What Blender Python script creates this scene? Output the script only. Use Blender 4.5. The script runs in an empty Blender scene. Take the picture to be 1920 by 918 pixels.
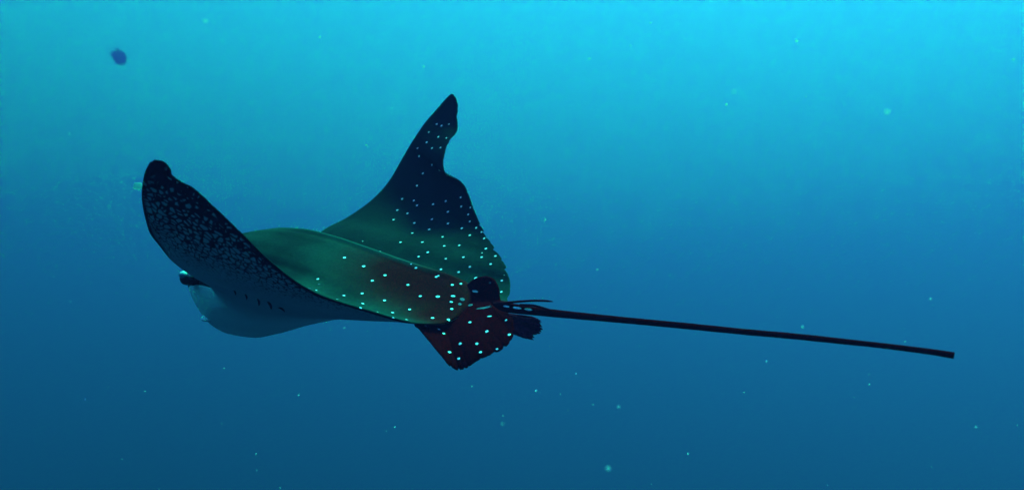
import bpy, bmesh, math, random
import numpy as np
from mathutils import Vector
from mathutils.bvhtree import BVHTree

random.seed(7)
rng = np.random.default_rng(7)
scene = bpy.context.scene
C = scene.collection

# ------------------------------------------------------------------ camera
HFOV, PITCH = 60.0, 13.0
FPX = 960.0 / math.tan(math.radians(HFOV) / 2)
cam_data = bpy.data.cameras.new("camera")
cam_data.sensor_width = 36.0
cam_data.angle = math.radians(HFOV)
cam_data.clip_start, cam_data.clip_end = 0.05, 6000.0
cam_data.dof.use_dof = True
cam_data.dof.focus_distance = 2.5
cam_data.dof.aperture_fstop = 2.8
cam = bpy.data.objects.new("camera", cam_data)
C.objects.link(cam)
cam.rotation_euler = (math.radians(90 + PITCH), 0, 0)
scene.camera = cam

# ------------------------------------------------------------------ light: daylight far above, through the water
SUN_EL, SUN_AZ = 67.0, 84.0          # azimuth from +Y (view direction) towards +X
world = bpy.data.worlds.new("World")
scene.world = world
world.use_nodes = True
wn = world.node_tree
bg = wn.nodes["Background"]
sky = wn.nodes.new("ShaderNodeTexSky")
sky.sky_type = 'NISHITA'
sky.sun_disc = False
sky.sun_elevation = math.radians(SUN_EL)
sky.sun_rotation = math.radians(SUN_AZ)
wn.links.new(sky.outputs[0], bg.inputs[0])
bg.inputs[1].default_value = 0.148

sd = bpy.data.lights.new("sun", 'SUN')
sd.energy = 3.9
sd.angle = math.radians(10)   # spread by the rippled surface and the water
sd.color = (1.0, 0.97, 0.92)
sun = bpy.data.objects.new("sun", sd)
C.objects.link(sun)
to_sun = Vector((math.sin(math.radians(SUN_AZ)) * math.cos(math.radians(SUN_EL)),
                 math.cos(math.radians(SUN_AZ)) * math.cos(math.radians(SUN_EL)),
                 math.sin(math.radians(SUN_EL))))
sun.rotation_euler = to_sun.to_track_quat('Z', 'Y').to_euler()

vs = scene.view_settings
vs.view_transform = 'Standard'
vs.look = 'None'
vs.exposure = 3.56
vs.gamma = 1.0
vs.use_curve_mapping = False
cy = scene.cycles
cy.max_bounces = 8
cy.volume_bounces = 0
cy.sample_clamp_indirect = 4.0

# ------------------------------------------------------------------ sea water: one closed volume round everything
DEPTH = 69.6                           # metres of water above the camera
SIG = (0.062, 0.0171, 0.0297)           # extinction per metre, red green blue
ALB = (0.18, 0.120, 0.720)            # share of it that scatters
PHASE = ((0.51, 0.85), (0.50, 0.15))   # mostly forward, some light thrown back: (asymmetry, share)


def water_volume():
    m = bpy.data.materials.new("sea_water")
    m.use_nodes = True
    nt = m.node_tree
    nt.nodes.clear()
    out = nt.nodes.new("ShaderNodeOutputMaterial")

    def vol(kind, rgb, g=None):
        n = nt.nodes.new(kind)
        d = max(rgb)
        n.inputs["Color"].default_value = (rgb[0] / d, rgb[1] / d, rgb[2] / d, 1)
        n.inputs["Density"].default_value = d
        if g is not None:
            n.inputs["Anisotropy"].default_value = g
        return n
    sc = [a * b for a, b in zip(SIG, ALB)]
    s1 = nt.nodes.new("ShaderNodeAddShader")
    for slot, (g, w) in enumerate(PHASE):
        n = vol("ShaderNodeVolumeScatter", [q * w for q in sc], g)
        nt.links.new(n.outputs[0], s1.inputs[slot])
    ab = [a * (1 - b) for a, b in zip(SIG, ALB)]
    d = max(ab) * 1.02
    a = nt.nodes.new("ShaderNodeVolumeAbsorption")     # absorbs density * (1 - colour)
    a.inputs["Color"].default_value = (1 - ab[0] / d, 1 - ab[1] / d, 1 - ab[2] / d, 1)
    a.inputs["Density"].default_value = d
    add2 = nt.nodes.new("ShaderNodeAddShader")
    nt.links.new(s1.outputs[0], add2.inputs[0])
    nt.links.new(a.outputs[0], add2.inputs[1])
    nt.links.new(add2.outputs[0], out.inputs["Volume"])
    return m


def box_object(name, lo, hi, mat):
    bm = bmesh.new()
    v = [bm.verts.new((x, y, z)) for x in (lo[0], hi[0]) for y in (lo[1], hi[1]) for z in (lo[2], hi[2])]
    for f in ((0, 1, 3, 2), (4, 6, 7, 5), (0, 4, 5, 1), (2, 3, 7, 6), (0, 2, 6, 4), (1, 5, 7, 3)):
        bm.faces.new([v[i] for i in f])
    bmesh.ops.recalc_face_normals(bm, faces=bm.faces)
    me = bpy.data.meshes.new(name)
    bm.to_mesh(me)
    bm.free()
    o = bpy.data.objects.new(name, me)
    o.data.materials.append(mat)
    C.objects.link(o)
    return o


haze = box_object("haze", (-2000, -2000, -1200), (2000, 2000, DEPTH), water_volume())
haze["kind"] = "stuff"
haze["label"] = "clear blue sea water fading from cyan above to deep navy below"
haze["category"] = "water"

# ------------------------------------------------------------------ helpers
cp, sp = math.cos(math.radians(PITCH)), math.sin(math.radians(PITCH))
RIGHT = np.array([1.0, 0, 0])
FWD = np.array([0, cp, sp])
UPV = np.array([0, -sp, cp])


def at(px, py, z):
    """point at depth z metres along the view, from a position in the photograph"""
    px, py, z = np.asarray(px, float), np.asarray(py, float), np.asarray(z, float)
    x, y = (px - 960) / FPX * z, (459 - py) / FPX * z
    return x[..., None] * RIGHT + y[..., None] * UPV + z[..., None] * FWD


def pchip(x, y, q):
    x = np.asarray(x, float)
    y = np.asarray(y, float)
    q = np.asarray(q, float)
    h = np.diff(x)
    d = np.diff(y) / h
    m = np.zeros(len(x))
    for i in range(1, len(x) - 1):
        if d[i - 1] * d[i] > 0:
            w1, w2 = 2 * h[i] + h[i - 1], h[i] + 2 * h[i - 1]
            m[i] = (w1 + w2) / (w1 / d[i - 1] + w2 / d[i])
    m[0], m[-1] = d[0], d[-1]
    k = np.clip(np.searchsorted(x, q) - 1, 0, len(x) - 2)
    t = np.clip((q - x[k]) / h[k], 0, 1)
    return ((1 + 2 * t) * (1 - t) ** 2 * y[k] + t * (1 - t) ** 2 * h[k] * m[k]
            + t * t * (3 - 2 * t) * y[k + 1] + t * t * (t - 1) * h[k] * m[k + 1])


def smooth_noise(x, seed, octaves=((3, 1.0), (9, .5), (27, .3))):
    r = np.random.default_rng(seed)
    out = np.zeros_like(x)
    for fr, am in octaves:
        n = int(fr * 12) + 4
        tab = r.uniform(-1, 1, n)
        u = x * fr * 8 % (n - 1)
        i = u.astype(int)
        f = u - i
        f = f * f * (3 - 2 * f)
        out += am * (tab[i] * (1 - f) + tab[(i + 1) % n] * f)
    return out


def mesh_object(name, verts, faces, mat, parent=None, smooth=True, attrs=None):
    me = bpy.data.meshes.new(name)
    me.from_pydata([tuple(v) for v in verts], [], faces)
    me.update()
    if smooth:
        me.polygons.foreach_set("use_smooth", [True] * len(me.polygons))
    if attrs:
        for k, a in attrs.items():
            at_ = me.attributes.new(k, 'FLOAT', 'POINT')
            at_.data.foreach_set("value", np.asarray(a, np.float32))
    me.materials.append(mat)
    o = bpy.data.objects.new(name, me)
    C.objects.link(o)
    if parent:
        o.parent = parent
    return o


# ------------------------------------------------------------------ materials
class NT:
    def __init__(self, name, rough=.6, spec=.25):
        self.m = bpy.data.materials.new(name)
        self.m.use_nodes = True
        self.nt = self.m.node_tree
        self.b = self.nt.nodes["Principled BSDF"]
        self.b.inputs["Roughness"].default_value = rough
        self.b.inputs["Specular IOR Level"].default_value = spec

    def node(self, kind, **kw):
        n = self.nt.nodes.new(kind)
        for k, v in kw.items():
            setattr(n, k, v)
        return n

    def link(self, a, b):
        self.nt.links.new(a, b)

    def attr(self, name):
        return self.node("ShaderNodeAttribute", attribute_name=name).outputs["Fac"]

    def math(self, op, a, b=None, clamp=False):
        n = self.node("ShaderNodeMath", operation=op, use_clamp=clamp)
        for i, v in enumerate((a, b)):
            if v is None:
                continue
            if isinstance(v, (int, float)):
                n.inputs[i].default_value = v
            else:
                self.link(v, n.inputs[i])
        return n.outputs[0]

    def smooth(self, v, a, b, lo=0.0, hi=1.0):
        n = self.node("ShaderNodeMapRange", interpolation_type='SMOOTHSTEP')
        self.link(v, n.inputs["Value"])
        for k, x in (("From Min", a), ("From Max", b), ("To Min", lo), ("To Max", hi)):
            n.inputs[k].default_value = x
        return n.outputs["Result"]

    def mix(self, f, a, b):
        n = self.node("ShaderNodeMix", data_type='RGBA')
        if isinstance(f, (int, float)):
            n.inputs[0].default_value = f
        else:
            self.link(f, n.inputs[0])
        for sock, v in ((n.inputs[6], a), (n.inputs[7], b)):
            if isinstance(v, tuple):
                sock.default_value = (*v, 1)
            else:
                self.link(v, sock)
        return n.outputs[2]

    def coords(self):
        return self.node("ShaderNodeTexCoord").outputs["Object"]

    def noise(self, scale, detail=3, rough=.55):
        n = self.node("ShaderNodeTexNoise")
        n.inputs["Scale"].default_value = scale
        n.inputs["Detail"].default_value = detail
        n.inputs["Roughness"].default_value = rough
        self.link(self.coords(), n.inputs["Vector"])
        return n.outputs[0]

    def bump(self, h, strength=.2, dist=.004):
        n = self.node("ShaderNodeBump")
        n.inputs["Strength"].default_value = strength
        n.inputs["Distance"].default_value = dist
        self.link(h, n.inputs["Height"])
        self.link(n.outputs[0], self.b.inputs["Normal"])

    def color(self, c):
        if isinstance(c, tuple):
            self.b.inputs["Base Color"].default_value = (*c, 1)
        else:
            self.link(c, self.b.inputs["Base Color"])


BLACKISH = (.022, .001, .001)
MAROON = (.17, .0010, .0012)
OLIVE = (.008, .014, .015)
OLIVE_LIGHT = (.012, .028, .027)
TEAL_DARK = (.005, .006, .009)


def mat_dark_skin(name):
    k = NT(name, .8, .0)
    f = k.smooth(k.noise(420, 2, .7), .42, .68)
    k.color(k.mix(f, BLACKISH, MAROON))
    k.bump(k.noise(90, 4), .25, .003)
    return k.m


def mat_ray_skin():
    k = NT("ray_skin", .8, .02)
    dors, span, along, chord = k.attr("dorsal"), k.attr("span"), k.attr("along"), k.attr("chord")
    aspan = k.math('ABSOLUTE', span)
    big = k.noise(5, 4, .6)
    fine = k.noise(130, 3, .6)
    spk = k.smooth(k.noise(420, 2, .7), .42, .68)
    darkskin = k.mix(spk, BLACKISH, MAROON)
    # --- upper side: olive green back; uneven strobe light painted as dark wings, near-black rear
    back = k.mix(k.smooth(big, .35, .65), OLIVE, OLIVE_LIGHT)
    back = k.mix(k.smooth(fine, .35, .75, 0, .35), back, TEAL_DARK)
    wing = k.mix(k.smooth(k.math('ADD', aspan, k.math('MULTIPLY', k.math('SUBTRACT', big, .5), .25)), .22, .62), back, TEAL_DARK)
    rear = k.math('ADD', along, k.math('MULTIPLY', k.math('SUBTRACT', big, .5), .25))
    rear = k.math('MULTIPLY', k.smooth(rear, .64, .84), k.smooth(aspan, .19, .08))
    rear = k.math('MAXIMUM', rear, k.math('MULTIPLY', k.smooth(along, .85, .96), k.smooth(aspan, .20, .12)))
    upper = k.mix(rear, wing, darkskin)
    # highlight on the raised ridge of the back, painted as a lighter strip
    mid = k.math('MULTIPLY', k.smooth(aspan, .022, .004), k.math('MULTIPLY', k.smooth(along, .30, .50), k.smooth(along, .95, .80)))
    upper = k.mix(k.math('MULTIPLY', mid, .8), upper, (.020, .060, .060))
    # --- under side: pale throat and belly, slate wing with a dark network towards tip and rear edge
    vor = k.node("ShaderNodeTexVoronoi", feature='DISTANCE_TO_EDGE')
    vor.inputs["Scale"].default_value = 56
    vor.inputs["Randomness"].default_value = .9
    warp = k.node("ShaderNodeTexNoise")
    warp.inputs["Scale"].default_value = 24
    k.link(k.coords(), warp.inputs["Vector"])
    va = k.node("ShaderNodeVectorMath", operation='MULTIPLY_ADD')
    k.link(warp.outputs["Color"], va.inputs[0])
    va.inputs[1].default_value = (.02, .02, .02)
    k.link(k.coords(), va.inputs[2])
    k.link(va.outputs[0], vor.inputs["Vector"])
    # network gets heavier outwards and to the rear edge
    u = k.math('ADD', k.math('MULTIPLY', aspan, 1.0), k.math('MULTIPLY', k.math('SUBTRACT', chord, .5), .34))
    u = k.math('ADD', u, k.math('MULTIPLY', k.math('SUBTRACT', big, .5), .12))
    heavy = k.smooth(u, .34, .62)
    width = k.math('ADD', k.math('MULTIPLY', heavy, .10), k.smooth(u, .55, 1.05, .02, .22))
    line = k.math('DIVIDE', k.math('SUBTRACT', width, vor.outputs["Distance"]), .10, clamp=False)
    line = k.smooth(line, -.6, .6)
    line = k.math('MULTIPLY', line, k.smooth(u, .24, .40))
    pale = k.mix(k.smooth(fine, .3, .8, 0, .3), (.96, .96, .94), (.88, .90, .88))
    slate = k.mix(k.smooth(big, .3, .7), (.50, .50, .54), (.62, .62, .64))
    w2 = k.smooth(k.math('ADD', aspan, k.math('MULTIPLY', along, .30)), .17, .34)
    lower = k.mix(w2, pale, slate)
    lower = k.mix(line, lower, darkskin)
    rim = k.math('MAXIMUM', k.smooth(aspan, .86, .93),
                 k.math('MULTIPLY', k.math('MAXIMUM', k.smooth(chord, .955, .985), k.smooth(chord, .16, .03)), k.smooth(aspan, .34, .58)))
    rim = k.math('MAXIMUM', rim, k.math('MULTIPLY', k.smooth(chord, .955, .985), k.smooth(aspan, .10, .16)))
    lower = k.mix(rim, lower, darkskin)
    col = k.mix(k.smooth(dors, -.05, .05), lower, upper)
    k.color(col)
    k.bump(k.math('ADD', fine, k.math('MULTIPLY', k.noise(36, 4), 1.2)), .22, .004)
    return k.m


def mat_plain(name, c, c2=None, scale=80, rough=.55, spec=.3):
    k = NT(name, rough, spec)
    if c2:
        k.color(k.mix(k.smooth(k.noise(scale), .35, .65), c, c2))
    else:
        k.color(c)
    return k.m


def mat_translucent(name, c):
    m = bpy.data.materials.new(name)
    m.use_nodes = True
    nt = m.node_tree
    nt.nodes.clear()
    out = nt.nodes.new("ShaderNodeOutputMaterial")
    d = nt.nodes.new("ShaderNodeBsdfDiffuse")
    t = nt.nodes.new("ShaderNodeBsdfTranslucent")
    tr = nt.nodes.new("ShaderNodeBsdfTransparent")
    n = nt.nodes.new("ShaderNodeTexNoise")
    n.inputs["Scale"].default_value = 140
    r = nt.nodes.new("ShaderNodeMapRange")
    r.inputs["To Min"].default_value, r.inputs["To Max"].default_value = .35, .75
    mx = nt.nodes.new("ShaderNodeMixShader")
    mx2 = nt.nodes.new("ShaderNodeMixShader")
    d.inputs[0].default_value = t.inputs[0].default_value = (*c, 1)
    mx.inputs[0].default_value = .5
    nt.links.new(n.outputs[0], r.inputs[0])
    nt.links.new(r.outputs[0], mx2.inputs[0])
    nt.links.new(d.outputs[0], mx.inputs[1])
    nt.links.new(t.outputs[0], mx.inputs[2])
    nt.links.new(mx.outputs[0], mx2.inputs[1])
    nt.links.new(tr.outputs[0], mx2.inputs[2])
    nt.links.new(mx2.outputs[0], out.inputs[0])
    return m


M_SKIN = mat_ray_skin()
M_DARK = mat_dark_skin("dark_fin_skin")  # fins and tail toned darker than the back, painting in uneven strobe light
M_SPOT = mat_plain("white_spot", (.95, .60, .86), (.92, .54, .80), 60, .6, .05)
M_MARK = mat_plain("dim_mark", (.14, .09, .16), (.09, .06, .11), 120, .7, .0)
M_DASH = mat_plain("pale_mark", (.80, .55, .80), (.62, .42, .62), 120, .6, .0)
M_EYE = mat_plain("eye_black", (.006, .003, .004), (.02, .008, .008), 90, .18, .5)
M_LID = mat_plain("eye_lid", (.25, .30, .40), (.18, .22, .30), 60)
M_GILL = mat_plain("gill_dark", (.010, .004, .005), (.03, .008, .01), 200, .7, .1)
M_SPINE = mat_plain("spine_dark", (.10, .004, .010), (.05, .002, .006), 120, .8, .0)
M_FINFAR = mat_plain("far_fin_skin", (.12, .006, .016), (.06, .003, .010), 160, .8, .0)
M_SNOW = mat_translucent("suspended_matter", (.80, .70, .85))
M_FLECK = mat_translucent("pale_fleck", (.25, .42, .42))
M_FISH = mat_plain("far_fish_skin", (.012, .008, .02), (.02, .012, .03), 6, .8, .0)

# ------------------------------------------------------------------ eagle ray: disc
# stations across the span: b (metres, left negative), leading edge (px, py, depth), trailing edge (px, py, depth)
ST = [
    (-.960, (281, 306, 2.075), (290, 299.5, 2.070)),
    (-.945, (274, 316, 2.09), (305, 302, 2.070)),
    (-.900, (268, 340, 2.12), (321, 318, 2.075)),
    (-.870, (266, 358, 2.15), (330, 333, 2.080)),
    (-.800, (267, 381, 2.20), (362, 352, 2.09)),
    (-.700, (274, 412, 2.28), (405, 391, 2.11)),
    (-.580, (289, 446, 2.40), (456, 440, 2.14)),
    (-.460, (315, 477, 2.50), (516, 497, 2.18)),
    (-.340, (352, 508, 2.60), (590, 548, 2.22)),
    (-.250, (388, 527, 2.68), (690, 582, 2.25)),
    (-.170, (400, 536, 2.76), (790, 607, 2.28)),
    (-.130, (374, 529, 2.85), (828, 607, 2.31)),
    (-.100, (357, 527, 2.92), (855, 596, 2.35)),
    (-.060, (352, 534, 3.00), (878, 577, 2.40)),
    (.000, (357, 546, 3.05), (892, 560, 2.45)),
    (.060, (382, 540, 3.07), (900, 553, 2.49)),
    (.100, (423, 534, 3.07), (915, 556, 2.53)),
    (.130, (480, 548, 3.05), (938, 566, 2.56)),
    (.170, (535, 530, 3.04), (951, 566, 2.59)),
    (.250, (572, 470, 3.08), (957, 535, 2.65)),
    (.300, (600, 438, 3.10), (952, 508, 2.68)),
    (.400, (652, 409, 3.14), (934, 474, 2.75)),
    (.500, (700, 374, 3.17), (914, 445, 2.82)),
    (.600, (733, 336, 3.19), (897, 412, 2.88)),
    (.680, (752, 303, 3.205), (882, 374, 2.93)),
    (.720, (761, 287, 3.21), (870, 346, 2.96)),
    (.735, (765, 280, 3.212), (860, 337.5, 2.975)),
    (.748, (768, 275, 3.213), (846, 333, 2.988)),
    (.765, (773, 267, 3.216), (836, 326, 3.00)),
    (.800, (783, 252, 3.22), (831, 303, 3.03)),
    (.850, (798, 230, 3.22), (841, 269, 3.08)),
    (.900, (814, 211, 3.22), (858, 241, 3.12)),
    (.950, (830, 192, 3.21), (859.5, 207, 3.16)),
    (.985, (842, 179, 3.20), (855, 184, 3.185)),
    (1.00, (846, 176.5, 3.195), (851, 177, 3.19)),
]
bs = np.array([s[0] for s in ST])
LEp = at(*np.array([s[1] for s in ST]).T)
TEp = at(*np.array([s[2] for s in ST]).T)

# body axes
snout, tail_base = at(357, 546, 3.05), at(892, 560, 2.45)
LEN = np.linalg.norm(tail_base - snout)
HEAD = (snout - tail_base) / LEN
r0 = np.cross(HEAD, UPV)
r0 /= np.linalg.norm(r0)
u0 = np.cross(r0, HEAD)
ROLL = math.radians(15)
BR = r0 * math.cos(ROLL) + u0 * math.sin(ROLL)
BU = u0 * math.cos(ROLL) - r0 * math.sin(ROLL)

NB, NC = 430, 190
# more stations near head and tips
tb = np.linspace(0, 1, NB)
bq = np.interp(tb, [0, .06, .34, .56, .62, .94, 1.0], [-.96, -.88, -.20, .10, .18, .90, 1.0])
LE = np.stack([pchip(bs, LEp[:, i], bq) for i in range(3)], 1)
TE = np.stack([pchip(bs, TEp[:, i], bq) for i in range(3)], 1)
# soften the station joints of the leading edge outside the head
kk = np.hanning(17)[1:-1]
kk /= kk.sum()
for i in range(3):
    sm = np.convolve(np.pad(LE[:, i], 7, mode='reflect', reflect_type='odd'), kk, 'valid')
    wl = np.clip((np.abs(bq) - .2) / .1, 0, 1)
    LE[:, i] = LE[:, i] * (1 - wl) + sm * wl
# ragged trailing edge (small nicks)
chordv = LE - TE
clen = np.linalg.norm(chordv, axis=1)
nick = np.maximum(0, smooth_noise((bq + 1) / 2, 3, ((4, .5), (17, .9), (40, .8)))) * .0055
nick *= np.clip((np.abs(bq) - .12) / .1, 0, 1) * np.where(bq < 0, .35, 1.0)
for b0, wd_, amt in ((.415, .012, .014), (.735, .010, .008), (.30, .010, .007), (.20, .012, .006), (.93, .012, .006), (-.885, .012, .006)):
    nick += amt * np.exp(-((bq - b0) / wd_) ** 2)
TE = TE + chordv / clen[:, None] * nick[:, None]

cq = (1 - np.cos(np.linspace(0, math.pi, NC))) / 2          # dense at both edges
cq = .6 * cq + .4 * np.linspace(0, 1, NC)
Mid = LE[:, None, :] * (1 - cq)[None, :, None] + TE[:, None, :] * cq[None, :, None]
dc = (TE - LE)[:, None, :] * np.ones((1, NC, 1))
db = np.gradient(Mid, bq, axis=0)
# smooth span direction so head outline does not skew the normals
Nrm = np.cross(dc, db)
Nrm *= np.sign((Nrm @ BU))[..., None]
Nrm /= np.linalg.norm(Nrm, axis=2, keepdims=True) + 1e-12
k = 27
ker = np.hanning(k + 2)[1:-1]
ker /= ker.sum()
for i in [0, 1, 2]:
    pad = np.pad(Nrm[..., i], ((k // 2, k // 2), (0, 0)), mode='edge')
    Nrm[..., i] = np.apply_along_axis(lambda v: np.convolve(v, ker, 'valid'), 0, pad)
Nrm /= np.linalg.norm(Nrm, axis=2, keepdims=True)
# in the body zone the thickness grows along the body's own up axis
wbody = np.exp(-(np.abs(bq) / .22) ** 4)[:, None, None]
Nrm = Nrm * (1 - wbody) + BU * wbody
Nrm /= np.linalg.norm(Nrm, axis=2, keepdims=True)

along = ((snout - Mid) @ HEAD) / LEN                          # 0 snout .. 1 tail base
B = bq[:, None] * np.ones((1, NC))
dLE = cq[None, :] * clen[:, None]
dTE = (1 - cq)[None, :] * clen[:, None]


def rounded(d, r):
    x = np.clip(d / r, 0, 1)
    return np.sqrt(np.maximum(0, 1 - (1 - x) ** 2))


topH = pchip([-.1, 0, .05, .12, .2, .3, .4, .5, .6, .7, .8, .9, 1.0, 1.2],
             [.02, .035, .060, .103, .144, .178, .190, .180, .158, .126, .093, .064, .045, .03], along.ravel()).reshape(along.shape)
botH = pchip([-.1, 0, .05, .12, .22, .32, .45, .6, .8, 1.0, 1.2],
             [.04, .065, .100, .128, .135, .118, .084, .056, .034, .022, .02], along.ravel()).reshape(along.shape)
wid = pchip([-.1, 0, .1, .2, .35, .55, .75, .9, 1.0, 1.2],
            [.11, .11, .120, .125, .145, .155, .138, .100, .075, .06], along.ravel()).reshape(along.shape)
x = np.abs(B) / wid
wtop = np.exp(-.85 * x ** 2.2) * .86 + .14 / (1 + (x * .7) ** 4)
wbot = np.exp(-.70 * np.abs(x) ** 2.6)
edge_body = rounded(dLE, .075) * rounded(dTE, .09) ** .8
span_f = np.clip(1 - np.abs(B) / 1.02, 0, 1)
prof = rounded(cq[None, :], .28) * (1 - cq[None, :]) ** .75
wing_t = (.030 * span_f ** .8) * prof * np.clip(clen[:, None] / .25, .15, 1) + .0022 * rounded(dLE, .004) * rounded(dTE, .004)
ridge = .011 * np.exp(-(np.abs(B) / .014) ** 2) * np.clip((along - .35) / .15, 0, 1) * np.clip((1.0 - along) / .1, 0, 1)
off_top = topH * wtop * edge_body * np.clip((.62 - np.abs(B)) / .3, 0, 1) + wing_t + ridge * edge_body
off_bot = botH * wbot * edge_body + wing_t * .8
# wing camber: belly of the raised wings bows gently
camber = .10 * clen[:, None] * (cq * (1 - cq) * 4)[None, :] * np.clip((np.abs(B) - .25) / .3, 0, 1)
camber = camber * np.where(B < 0, -.30, -.35)
Top = Mid + Nrm * (camber + off_top)[..., None]
Bot = Mid + Nrm * (camber - off_bot)[..., None]
# low undulation of the wing surfaces
und = .0022 * np.sin(B * 31 + cq[None, :] * 7) * np.clip((np.abs(B) - .2) / .3, 0, 1) * prof
Top += Nrm * und[..., None]
Bot += Nrm * und[..., None]

root_loc = (snout + tail_base) / 2 - BU * .09
ray = bpy.data.objects.new("eagle_ray", None)
ray.empty_display_size = .3
ray.location = root_loc
C.objects.link(ray)
ray["label"] = "spotted eagle ray gliding with both wings raised and long whip tail trailing"
ray["category"] = "ray"


def loc(v):
    return np.asarray(v) - root_loc


ring = 2 * NC - 2
V = np.zeros((NB, ring, 3))
V[:, :NC] = Top[:, ::-1]                    # trailing -> leading over the top
V[:, NC:] = Bot[:, 1:NC - 1]                # leading -> trailing underneath
V[:, 0] = (Top[:, -1] + Bot[:, -1]) / 2
V[:, NC - 1] = (Top[:, 0] + Bot[:, 0]) / 2


def ringattr(a, b):
    o = np.zeros((NB, ring))
    o[:, :NC] = a[:, ::-1]
    o[:, NC:] = b[:, 1:NC - 1]
    return o.ravel()


one = np.ones((NB, NC))
CC = cq[None, :] * one
dorsal = one.copy()
attrs = {"dorsal": ringattr(one, -one), "span": ringattr(B, B), "along": ringattr(along, along), "chord": ringattr(CC, CC)}
faces = []
for i in range(NB - 1):
    a, b = i * ring, (i + 1) * ring
    for j in range(ring):
        j2 = (j + 1) % ring
        faces.append((a + j, a + j2, b + j2, b + j))
faces.append(tuple(range(ring))[::-1])
faces.append(tuple((NB - 1) * ring + j for j in range(ring)))
Vl = loc(V.reshape(-1, 3))
# outward orientation check
c0 = Vl.mean(0)
f = faces[(NB // 2) * ring + 20]
n0 = np.cross(Vl[f[1]] - Vl[f[0]], Vl[f[2]] - Vl[f[0]])
if n0 @ BU < 0:
    faces = [tuple(reversed(q)) for q in faces]
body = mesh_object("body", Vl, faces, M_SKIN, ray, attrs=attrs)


# ------------------------------------------------------------------ lofted tubes (tail, spines)
def tube(path, radii, n=16, flat=1.0, up=None):
    path = np.asarray(path, float)
    T = np.gradient(path, axis=0)
    T /= np.linalg.norm(T, axis=1)[:, None]
    up = BU if up is None else up
    vs_, fs = [], []
    for p, t, r in zip(path, T, radii):
        s = np.cross(t, up)
        s /= np.linalg.norm(s)
        w = np.cross(s, t)
        for q in range(n):
            a = 2 * math.pi * q / n
            vs_.append(p + s * math.cos(a) * r * flat + w * math.sin(a) * r)
    m = len(path)
    for i in range(m - 1):
        for q in range(n):
            fs.append((i * n + q, i * n + (q + 1) % n, (i + 1) * n + (q + 1) % n, (i + 1) * n + q))
    fs.append(tuple(range(n))[::-1])
    fs.append(tuple((m - 1) * n + q for q in range(n)))
    return np.array(vs_), fs


def resample(pts, n):
    pts = np.asarray(pts, float)
    s = np.concatenate([[0], np.cumsum(np.linalg.norm(np.diff(pts, axis=0), axis=1))])
    q = np.linspace(0, s[-1], n)
    return np.stack([pchip(s, pts[:, i], q) for i in range(pts.shape[1])], 1), q / s[-1]


def tail_depth(px):
    k_ = (px - 960) / FPX
    h = -HEAD                                           # towards the tail
    hx, hz = h @ RIGHT, h @ FWD
    x0, z0 = tail_base @ RIGHT, tail_base @ FWD
    s = (k_ * z0 - x0) / (hx - k_ * hz)
    return z0 + s * hz


tp = [(800, 548), (850, 556), (905, 568), (960, 577.5), (1030, 586), (1100, 593), (1200, 602.5), (1300, 612), (1400, 622), (1500, 631),
      (1580, 639.5), (1650, 647), (1715, 655), (1752, 660), (1789, 666)]
tr_px = [30, 26, 15, 9.5, 7.6, 6.6, 6.0, 6.0, 5.8, 5.8, 5.7, 5.3, 5.6, 6.0, 6.6]
P3 = np.array([at(a, b, tail_depth(a)) for a, b in tp])
R3 = np.array([r * tail_depth(a) / FPX for (a, b), r in zip(tp, tr_px)])
pr, _ = resample(np.concatenate([P3, R3[:, None]], 1), 150)
rad = pr[:, 3] * (1 + .035 * smooth_noise(np.linspace(0, 1, 150), 11, ((6, .6), (20, .6))))
tv, tf = tube(pr[:, :3], rad, 18)
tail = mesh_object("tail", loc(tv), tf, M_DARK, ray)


def pts_px(lst):
    return np.array([at(*p) for p in lst])


for pts, r0_, nm in (([(925, 569, 2.40), (960, 566, 2.38), (995, 563.5, 2.35), (1020, 563.5, 2.33), (1037, 565, 2.31)], .0034, "tail_spine"),
                     ([(975, 571, 2.36), (998, 572, 2.345), (1018, 576.5, 2.33), (1038, 583, 2.315)], .0030, "tail_spine")):
    q, s = resample(pts_px(pts), 40)
    rr = r0_ * np.where(s < .9, 1 - .25 * s, (1 - .25 * s) * np.sqrt(np.clip((1.0 - s) / .1, .06, 1)))
    a, b = tube(q, rr, 10, 1.5)
    mesh_object(nm, loc(a), b, M_SPINE, ray)


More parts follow.
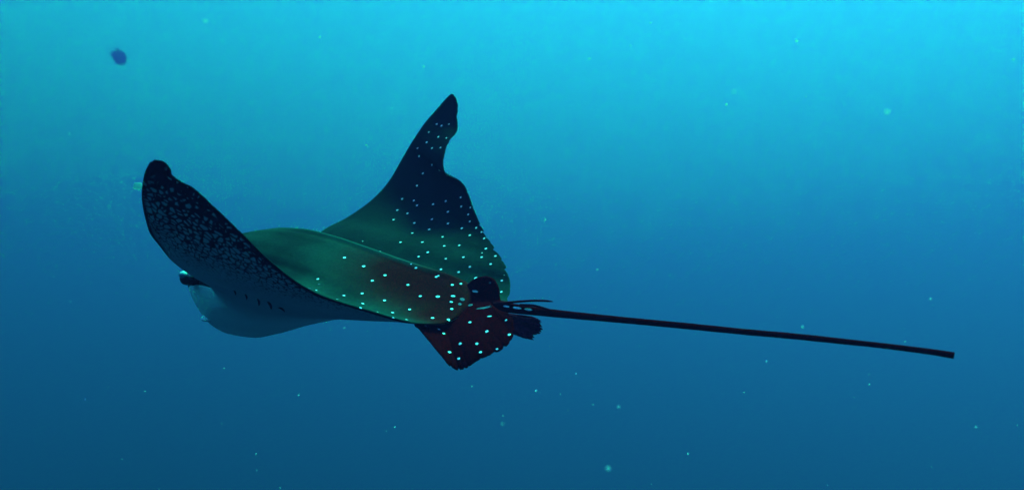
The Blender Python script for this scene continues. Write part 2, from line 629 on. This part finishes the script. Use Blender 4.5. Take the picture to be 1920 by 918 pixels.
# ------------------------------------------------------------------ fins: thin lofted plates between a base curve and an outer curve
def fin(name, base, outer, mat, thick0, thick1, nu=70, nv=34, rag=0.0, seed=1, bow=0.0, ragf=((5, .6), (17, .8), (38, .6))):
    b, sb = resample(pts_px(base), nu)
    o, so = resample(pts_px(outer), nu)
    d = o - b
    L = np.linalg.norm(d, axis=1)
    jag = np.maximum(0, smooth_noise(np.linspace(0, 1, nu), seed, ragf)) * rag
    o = o - d / L[:, None] * jag[:, None]
    v = np.linspace(0, 1, nv)
    Md = b[:, None] * (1 - v)[None, :, None] + o[:, None] * v[None, :, None]
    du = np.gradient(Md, axis=0)
    dv = np.gradient(Md, axis=1)
    N = np.cross(du, dv)
    N /= np.linalg.norm(N, axis=2, keepdims=True) + 1e-12
    Md = Md + N * (bow * (v * (1 - v) * 4)[None, :, None]) * L[:, None, None]
    eu = rounded(np.minimum(np.linspace(0, 1, nu), 1 - np.linspace(0, 1, nu)), .06)[:, None]
    th = (thick0 * (1 - v) ** 1.0 + thick1)[None, :] * (.15 + .85 * eu) * (.1 + .9 * rounded(1 - v, .08))[None, :]
    ray_ = .0003 * np.sin(np.linspace(0, 1, nu) * 90)[:, None] * v[None, :]
    A = Md + N * (th / 2 + ray_)[..., None]
    Bm = Md - N * (th / 2 - ray_)[..., None]
    vs_ = np.concatenate([A.reshape(-1, 3), Bm.reshape(-1, 3)])
    fs = []
    n = nu * nv
    for i in range(nu - 1):
        for j in range(nv - 1):
            a0, a1, a2, a3 = i * nv + j, (i + 1) * nv + j, (i + 1) * nv + j + 1, i * nv + j + 1
            fs.append((a0, a1, a2, a3))
            fs.append((n + a3, n + a2, n + a1, n + a0))
    for i in range(nu - 1):
        for j in (0, nv - 1):
            a0, a1 = i * nv + j, (i + 1) * nv + j
            fs.append((a0, n + a0, n + a1, a1) if j == 0 else (a1, n + a1, n + a0, a0))
    for j in range(nv - 1):
        for i in (0, nu - 1):
            a0, a1 = i * nv + j, i * nv + j + 1
            fs.append((a1, n + a1, n + a0, a0) if i == 0 else (a0, n + a0, n + a1, a1))
    return mesh_object(name, loc(vs_), fs, mat, ray)


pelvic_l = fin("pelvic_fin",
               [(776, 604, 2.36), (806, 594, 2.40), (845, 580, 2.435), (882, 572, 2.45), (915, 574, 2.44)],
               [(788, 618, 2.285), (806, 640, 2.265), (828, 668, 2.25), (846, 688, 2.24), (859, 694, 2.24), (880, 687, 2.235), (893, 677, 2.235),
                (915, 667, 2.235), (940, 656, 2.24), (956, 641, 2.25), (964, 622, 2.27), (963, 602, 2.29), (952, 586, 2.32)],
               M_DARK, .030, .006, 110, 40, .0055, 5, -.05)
pelvic_r = fin("pelvic_fin",
               [(935, 584, 2.50), (945, 592, 2.49), (950, 605, 2.48), (945, 618, 2.47)],
               [(985, 592, 2.46), (1004, 595, 2.45), (1016, 603, 2.445), (1018, 613, 2.44), (1014, 624, 2.44), (1003, 628, 2.44), (1001, 637, 2.435), (985, 634, 2.44), (962, 624, 2.455)],
               M_FINFAR, .012, .005, 110, 30, .007, 9, .03, ((9, .7), (26, 1.0)))
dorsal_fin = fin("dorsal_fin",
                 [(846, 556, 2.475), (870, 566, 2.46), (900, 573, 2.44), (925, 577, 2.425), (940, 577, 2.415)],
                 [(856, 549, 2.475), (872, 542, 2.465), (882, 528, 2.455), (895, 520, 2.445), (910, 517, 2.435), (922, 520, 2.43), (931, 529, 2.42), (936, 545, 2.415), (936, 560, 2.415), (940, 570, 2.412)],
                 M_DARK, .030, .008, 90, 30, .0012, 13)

# ------------------------------------------------------------------ surface look-ups (ray casting from the photograph's viewpoint)
bpy.context.view_layer.update()
deps = bpy.context.evaluated_depsgraph_get()
trees = {}
for nm, o in (("body", body), ("tail", tail), ("pl", pelvic_l), ("pr", pelvic_r), ("df", dorsal_fin)):
    trees[nm] = BVHTree.FromPolygons([Vector(v.co) + Vector(root_loc) for v in o.data.vertices], [tuple(p.vertices) for p in o.data.polygons])


def cast(px, py, only=None):
    d = Vector(at(px, py, 1.0)).normalized()
    best = None
    for nm, t in trees.items():
        if only and nm not in only:
            continue
        h, n, i, dist = t.ray_cast(Vector((0, 0, 0)), d)
        if h is not None and (best is None or dist < best[3]):
            if n.dot(d) > 0:
                n = -n
            best = (h, n, nm, dist)
    return best


class Patches:
    """thin patches of pigment that follow the skin"""
    def __init__(self):
        self.v, self.f = [], []

    def add(self, h, n, nm, ra, rb, axis, lift=.0007, seg=14):
        t = trees[nm]
        a = Vector(axis) - n * n.dot(Vector(axis))
        if a.length < 1e-5:
            a = n.orthogonal()
        a.normalize()
        b = n.cross(a)
        i0 = len(self.v)
        ringpts = [h] + [h + a * (math.cos(2 * math.pi * q / seg) * ra * random.uniform(.9, 1.1)) + b * (math.sin(2 * math.pi * q / seg) * rb * random.uniform(.9, 1.1)) for q in range(seg)]
        for j, p in enumerate(ringpts):
            hit = t.ray_cast(p + n * .012, -n, .03)
            if hit[0] is None:
                near = t.find_nearest(p)
                q = near[0]
            else:
                q = hit[0]
            self.v.append(np.array(q + n * (lift * (1.6 if j == 0 else 1.0))))
        for q in range(seg):
            self.f.append((i0, i0 + 1 + q, i0 + 1 + (q + 1) % seg))

    def build(self, name, mat, parent, stuff=True):
        o = mesh_object(name, loc(np.array(self.v)), self.f, mat, parent)
        if stuff:
            o["kind"] = "stuff"
        return o


SPOTS = [(819, 233), (828, 236), (842, 233, .7), (804, 248, .8), (822, 257), (837, 259, .8), (800, 267), (783, 278, .9), (810, 278), (826, 277, .9), (786, 293), (810, 309), (793, 325), (782, 348),
         (754, 373), (776, 376), (782, 385), (745, 394), (764, 400), (738, 412), (777, 418), (773, 437), (751, 454), (792, 454), (805, 430), (810, 411), (812, 383), (836, 377), (840, 397), (840, 419),
         (830, 444), (833, 461), (836, 485), (802, 473), (785, 481), (780, 502), (771, 495, .6), (827, 505), (818, 519), (822, 517, .8), (860, 510), (881, 500), (869, 482), (861, 460), (864, 370),
         (865, 387), (882, 389, .9), (878, 402), (881, 415, .9), (866, 428), (881, 441), (893, 427), (903, 435, .9), (908, 447), (911, 466), (904, 474, .6), (903, 482), (929, 480), (920, 495), (941, 526),
         (940, 547), (848, 534), (864, 532, .9), (765, 534), (788, 555), (768, 580), (811, 596, 1.15), (841, 599, 1.1), (798, 611), (823, 617, .8), (762, 599), (646, 483, 1.1), (682, 499, 1.15), (722, 516, 1.1),
         (698, 526), (679, 550), (721, 563), (736, 586), (680, 569), (645, 554), (596, 523), (593, 544, .8), (632, 561, .8), (676, 577, .8), (708, 585, .8), (737, 596, .8), (680, 452, .5), (713, 471, .6),
         (847, 579), (881, 604), (913, 621, 1.1), (949, 600, .9), (955, 627), (863, 644, 1.1), (894, 644), (901, 660), (932, 654, .8), (843, 660), (860, 672), (832, 625, .9)]
sp_ = Patches()
seen = []
for s in SPOTS:
    k_ = s[2] if len(s) > 2 else 1.0
    h = cast(s[0], s[1])
    if h is None:
        continue
    seen.append(h[0])
    r = .0036 * k_
    sp_.add(h[0], h[1], h[2], r * 1.15, r * .92, RIGHT)
# the rest of the upper side that this view hides carries the same spots
Tl = Top
tries = 0
while tries < 900:
    tries += 1
    i = random.randrange(20, NB - 20)
    j = random.randrange(int(NC * .18), NC - 6)
    b_, al = bq[i], along[i, j]
    if al < .22 or (b_ < -.15 and dTE[i, j] < .035):
        continue
    p = Vector(Top[i, j])
    dd = p.normalized()
    hit = cast(960 + (dd @ Vector(RIGHT)) / (dd @ Vector(FWD)) * FPX, 459 - (dd @ Vector(UPV)) / (dd @ Vector(FWD)) * FPX)
    if hit is None or p.length - hit[3] < (.012 if b_ < -.15 else .05):
        continue                                          # in view: already placed one by one
    if min((p - q).length for q in seen) < .052:
        continue
    seen.append(p)
    n = Vector(Nrm[i, j])
    sp_.add(p, n, "body", .0056, .0050, RIGHT)
sp_.build("skin_spots", M_SPOT, ray)

MARKS = [(891, 546, .0100, .0028, 1), (919, 530, .004, .003, 0), (930.5, 569, .0085, .0026, 1), (949.5, 574, .0095, .0028, 1),
         (970, 577, .0130, .0034, 1), (991, 580, .0120, .0030, 1), (918, 593, .006, .0024, 1),
         (867, 561, .0068, .0058, 0), (882, 572, .0072, .0058, 0), (862, 570, .005, .0045, 0), (821, 556, .0060, .0042, 1),
         (849.5, 555, .0062, .0032, 1), (846, 566, .005, .0030, 1), (910, 577, .024, .0044, 0), (580, 541, .005, .004, 0), (598, 533, .003, .003, 0)]
for lvl, nm_, mt_ in ((1, "pale_marks", M_DASH), (0, "dim_marks", M_MARK)):
    dash = Patches()
    for (px, py, ra, rb, lv) in MARKS:
        h = cast(px, py)
        if h is None or lv != lvl:
            continue
        dash.add(h[0], h[1], h[2], ra, rb, RIGHT * .97 - UPV * .2, lift=.0009, seg=18)
    dash.build(nm_, mt_, ray)


# gill slits: short dark clefts with a raised flap edge, on the throat
def gill(px, py, ang, ln, wd):
    """a curved cleft, ln and wd are its half sizes as seen from the left side of the throat"""
    vs_, fs = [], []
    m = 14
    ca, sa = math.cos(ang), math.sin(ang)
    for i in range(m + 1):
        s = i / m * 2 - 1
        w = wd * (1 - s * s) ** .7 + .15
        for q, lift in ((-1.0, .0001), (-.35, .0012), (.35, .0010), (1.0, .0001)):
            a, b = s * ln, w * q + .25 * ln * (1 - s * s)
            h = cast(px + a * ca - b * sa, py - a * sa - b * ca, ("body",))
            if h is None:
                return
            vs_.append(np.array(h[0] + h[1] * (lift + .0005)))
    for i in range(m):
        for q in range(3):
            a = i * 4 + q
            fs.append((a, a + 1, a + 5, a + 4))
    mesh_object("gill_slit", loc(np.array(vs_)), fs, M_GILL, ray)


for px, py, a, l, w in ((440, 548, -68, 5.0, 1.5), (461, 556, -72, 5.5, 1.6), (484, 566, -78, 7.0, 1.9), (505, 572, -62, 8.5, 2.3), (528, 580, -32, 7.5, 1.7)):
    gill(px, py, math.radians(a), l, w)


# ------------------------------------------------------------------ eyes: dark ball in a socket with a pale brow above
def blob(center, ax, rad3, nu=22, nv=14, lump=0.0, seed=0):
    r = np.random.default_rng(seed)
    ph = r.uniform(0, 6, 6)
    vs_, fs = [], []
    for i in range(nv + 1):
        th = math.pi * i / nv
        for j in range(nu):
            p = 2 * math.pi * j / nu
            d = np.array([math.sin(th) * math.cos(p), math.sin(th) * math.sin(p), math.cos(th)])
            k_ = 1 + lump * (math.sin(3 * d[0] + ph[0]) + math.sin(4 * d[1] + ph[1]) + math.sin(5 * d[2] + ph[2])) / 3
            vs_.append(center + sum(ax[m] * d[m] * rad3[m] * k_ for m in range(3)))
    for i in range(nv):
        for j in range(nu):
            fs.append((i * nu + j, (i + 1) * nu + j, (i + 1) * nu + (j + 1) % nu, i * nu + (j + 1) % nu))
    return np.array(vs_), fs


AX = (HEAD, BR, BU)
for side in (-1, 1):
    if side < 0:
        ec = at(352, 522, 2.865)
    else:
        ec = snout - HEAD * .16 + BR * .115 + BU * .09
    v, f = blob(ec, AX, (.030, .022, .021), 26, 18, .05, 3)
    eye = mesh_object("eye", loc(v), f, M_EYE, ray)
    v, f = blob(ec + BU * .017 + BR * side * .010 + HEAD * .002, AX, (.015, .015, .012), 20, 14, .08, 4)
    mesh_object("eye_lid", loc(v), f, M_LID, eye)
    v, f = blob(ec - BR * side * .012 - HEAD * .010 - BU * .003, AX, (.030, .022, .024), 26, 18, .04, 5)
    mesh_object("eye_socket", loc(v), f, M_GILL, eye)

# rostrum: the soft shovel under the snout
v, f = blob(snout - HEAD * .095 - BU * .085, AX, (.046, .046, .014), 30, 18, .03, 8)
mesh_object("rostrum", loc(v), f, M_SKIN, ray, attrs={"dorsal": -np.ones(len(v)), "span": np.zeros(len(v)), "along": np.zeros(len(v)), "chord": np.full(len(v), .3)})

# ------------------------------------------------------------------ far-off fish in the haze
def far_fish(px, py, z, size, yaw, label):
    o = bpy.data.objects.new("far_fish", None)
    o.location = at(px, py, z)
    C.objects.link(o)
    h = FWD * math.sin(yaw) + RIGHT * math.cos(yaw) + UPV * -.02
    h /= np.linalg.norm(h)
    s = np.cross(h, UPV)
    s /= np.linalg.norm(s)
    w = np.cross(s, h)
    vs_, fs = [], []
    n, m = 18, 22
    for i in range(m):
        t = i / (m - 1)
        r = size * .5 * (math.sin(math.pi * t ** .75) ** .8 * .98 + .02) * (1 - .25 * t)
        for q in range(n):
            a = 2 * math.pi * q / n
            vs_.append(h * (.5 - t) * size * 1.7 + s * math.cos(a) * r * .86 + w * math.sin(a) * r * 1.12)
    for i in range(m - 1):
        for q in range(n):
            fs.append((i * n + q, i * n + (q + 1) % n, (i + 1) * n + (q + 1) % n, (i + 1) * n + q))
    fs.append(tuple(range(n))[::-1])
    fs.append(tuple((m - 1) * n + q for q in range(n)))
    mesh_object("trunk", vs_, fs, M_FISH, o)

    def plate(name, pts, th):
        k_ = len(pts)
        P = [h * a + w * b + s * th for a, b in pts] + [h * a + w * b - s * th for a, b in pts]
        F = [tuple(range(k_)), tuple(range(2 * k_ - 1, k_ - 1, -1))] + [(i, i + k_, (i + 1) % k_ + k_, (i + 1) % k_) for i in range(k_)]
        mesh_object(name, P, F, M_FISH, o, smooth=False)
    S = size
    plate("tail_fin", [(-.78 * S, .03 * S), (-.95 * S, .22 * S), (-1.10 * S, .32 * S), (-1.0 * S, 0), (-1.10 * S, -.32 * S), (-.95 * S, -.22 * S), (-.78 * S, -.03 * S)], .008 * S)
    plate("back_fin", [(.20 * S, .46 * S), (-.05 * S, .58 * S), (-.36 * S, .50 * S), (-.62 * S, .20 * S)], .01 * S)
    o["label"] = label
    o["category"] = "fish"


far_fish(222, 107, 52.0, .88, math.radians(88), "dark hazy rounded fish far off in the blue water above the ray")

# pale fleck close to the raised left wing tip
v, f = blob(np.zeros(3), (RIGHT, FWD, UPV), (.011, .006, .010), 18, 12, .35, 21)
fl = mesh_object("drifting_fleck", v, f, M_FLECK)
fl.location = at(259, 349, 2.30)
fl["label"] = "pale teal fleck drifting beside the ray's raised left wing tip"
fl["category"] = "fleck"

# ------------------------------------------------------------------ suspended particles
KNOWN = [(1494, 77, 4.5, 2.2), (1220, 43, 3, 2.4), (1362, 196, 4.5, 2.1), (1511, 181, 2.5, 2.5), (1663, 210, 9, 1.0), (1376, 172, 7, 1.0), (1900, 112, 4, 1.8), (795, 125, 4, 1.6), (735, 203, 3, 2.2),
         (687, 272, 3, 2.0), (1005, 732, 4, 1.9), (943, 779, 2.5, 1.9), (942, 794, 5, 1.2), (1140, 877, 7, 1.1), (160, 748, 3, 2.0), (272, 733, 2.5, 2.0), (646, 614, 3, 1.7), (1697, 640, 3, 1.8),
         (1437, 677, 4, 1.7), (1505, 612, 4, 1.5), (1022, 412, 3, 2.0), (1120, 505, 3, 2.0), (1745, 560, 4, 1.6), (1080, 700, 3, 2.2), (1160, 762, 4, 1.4), (420, 690, 3, 2.1), (560, 740, 3, 1.9), (1830, 800, 4, 1.6),
         (1395, 735, 2.5, 2.2), (385, 40, 6, 1.1), (130, 250, 3, 2.1), (1630, 720, 3, 2.2), (1760, 330, 3, 2.0), (1250, 330, 3, 2.3), (1105, 110, 4, 1.7), (600, 70, 3, 1.9), (480, 850, 3, 2.1), (740, 800, 3, 2.0), (1290, 850, 3, 1.9)]
for _ in range(110):
    KNOWN.append((random.uniform(-400, 2320), random.uniform(-250, 1170), random.choice((1.3, 1.6, 2.0, 2.4)), random.uniform(1.5, 6.0)))
vs_, fs = [], []
for k_, (px, py, d, z) in enumerate(KNOWN):
    r = d / 2 / FPX * z
    v, f = blob(at(px, py, z), (RIGHT, FWD, UPV), (r * random.uniform(.8, 1.3), r, r * random.uniform(.6, 1.0)), 8, 5, .3, k_)
    i0 = len(vs_)
    vs_.extend(v)
    fs.extend(tuple(i0 + q for q in t) for t in f)
snow = mesh_object("suspended_particles", vs_, fs, M_SNOW)
snow["kind"] = "stuff"
snow["label"] = "tiny pale particles floating everywhere in the blue water"
snow["category"] = "particles"
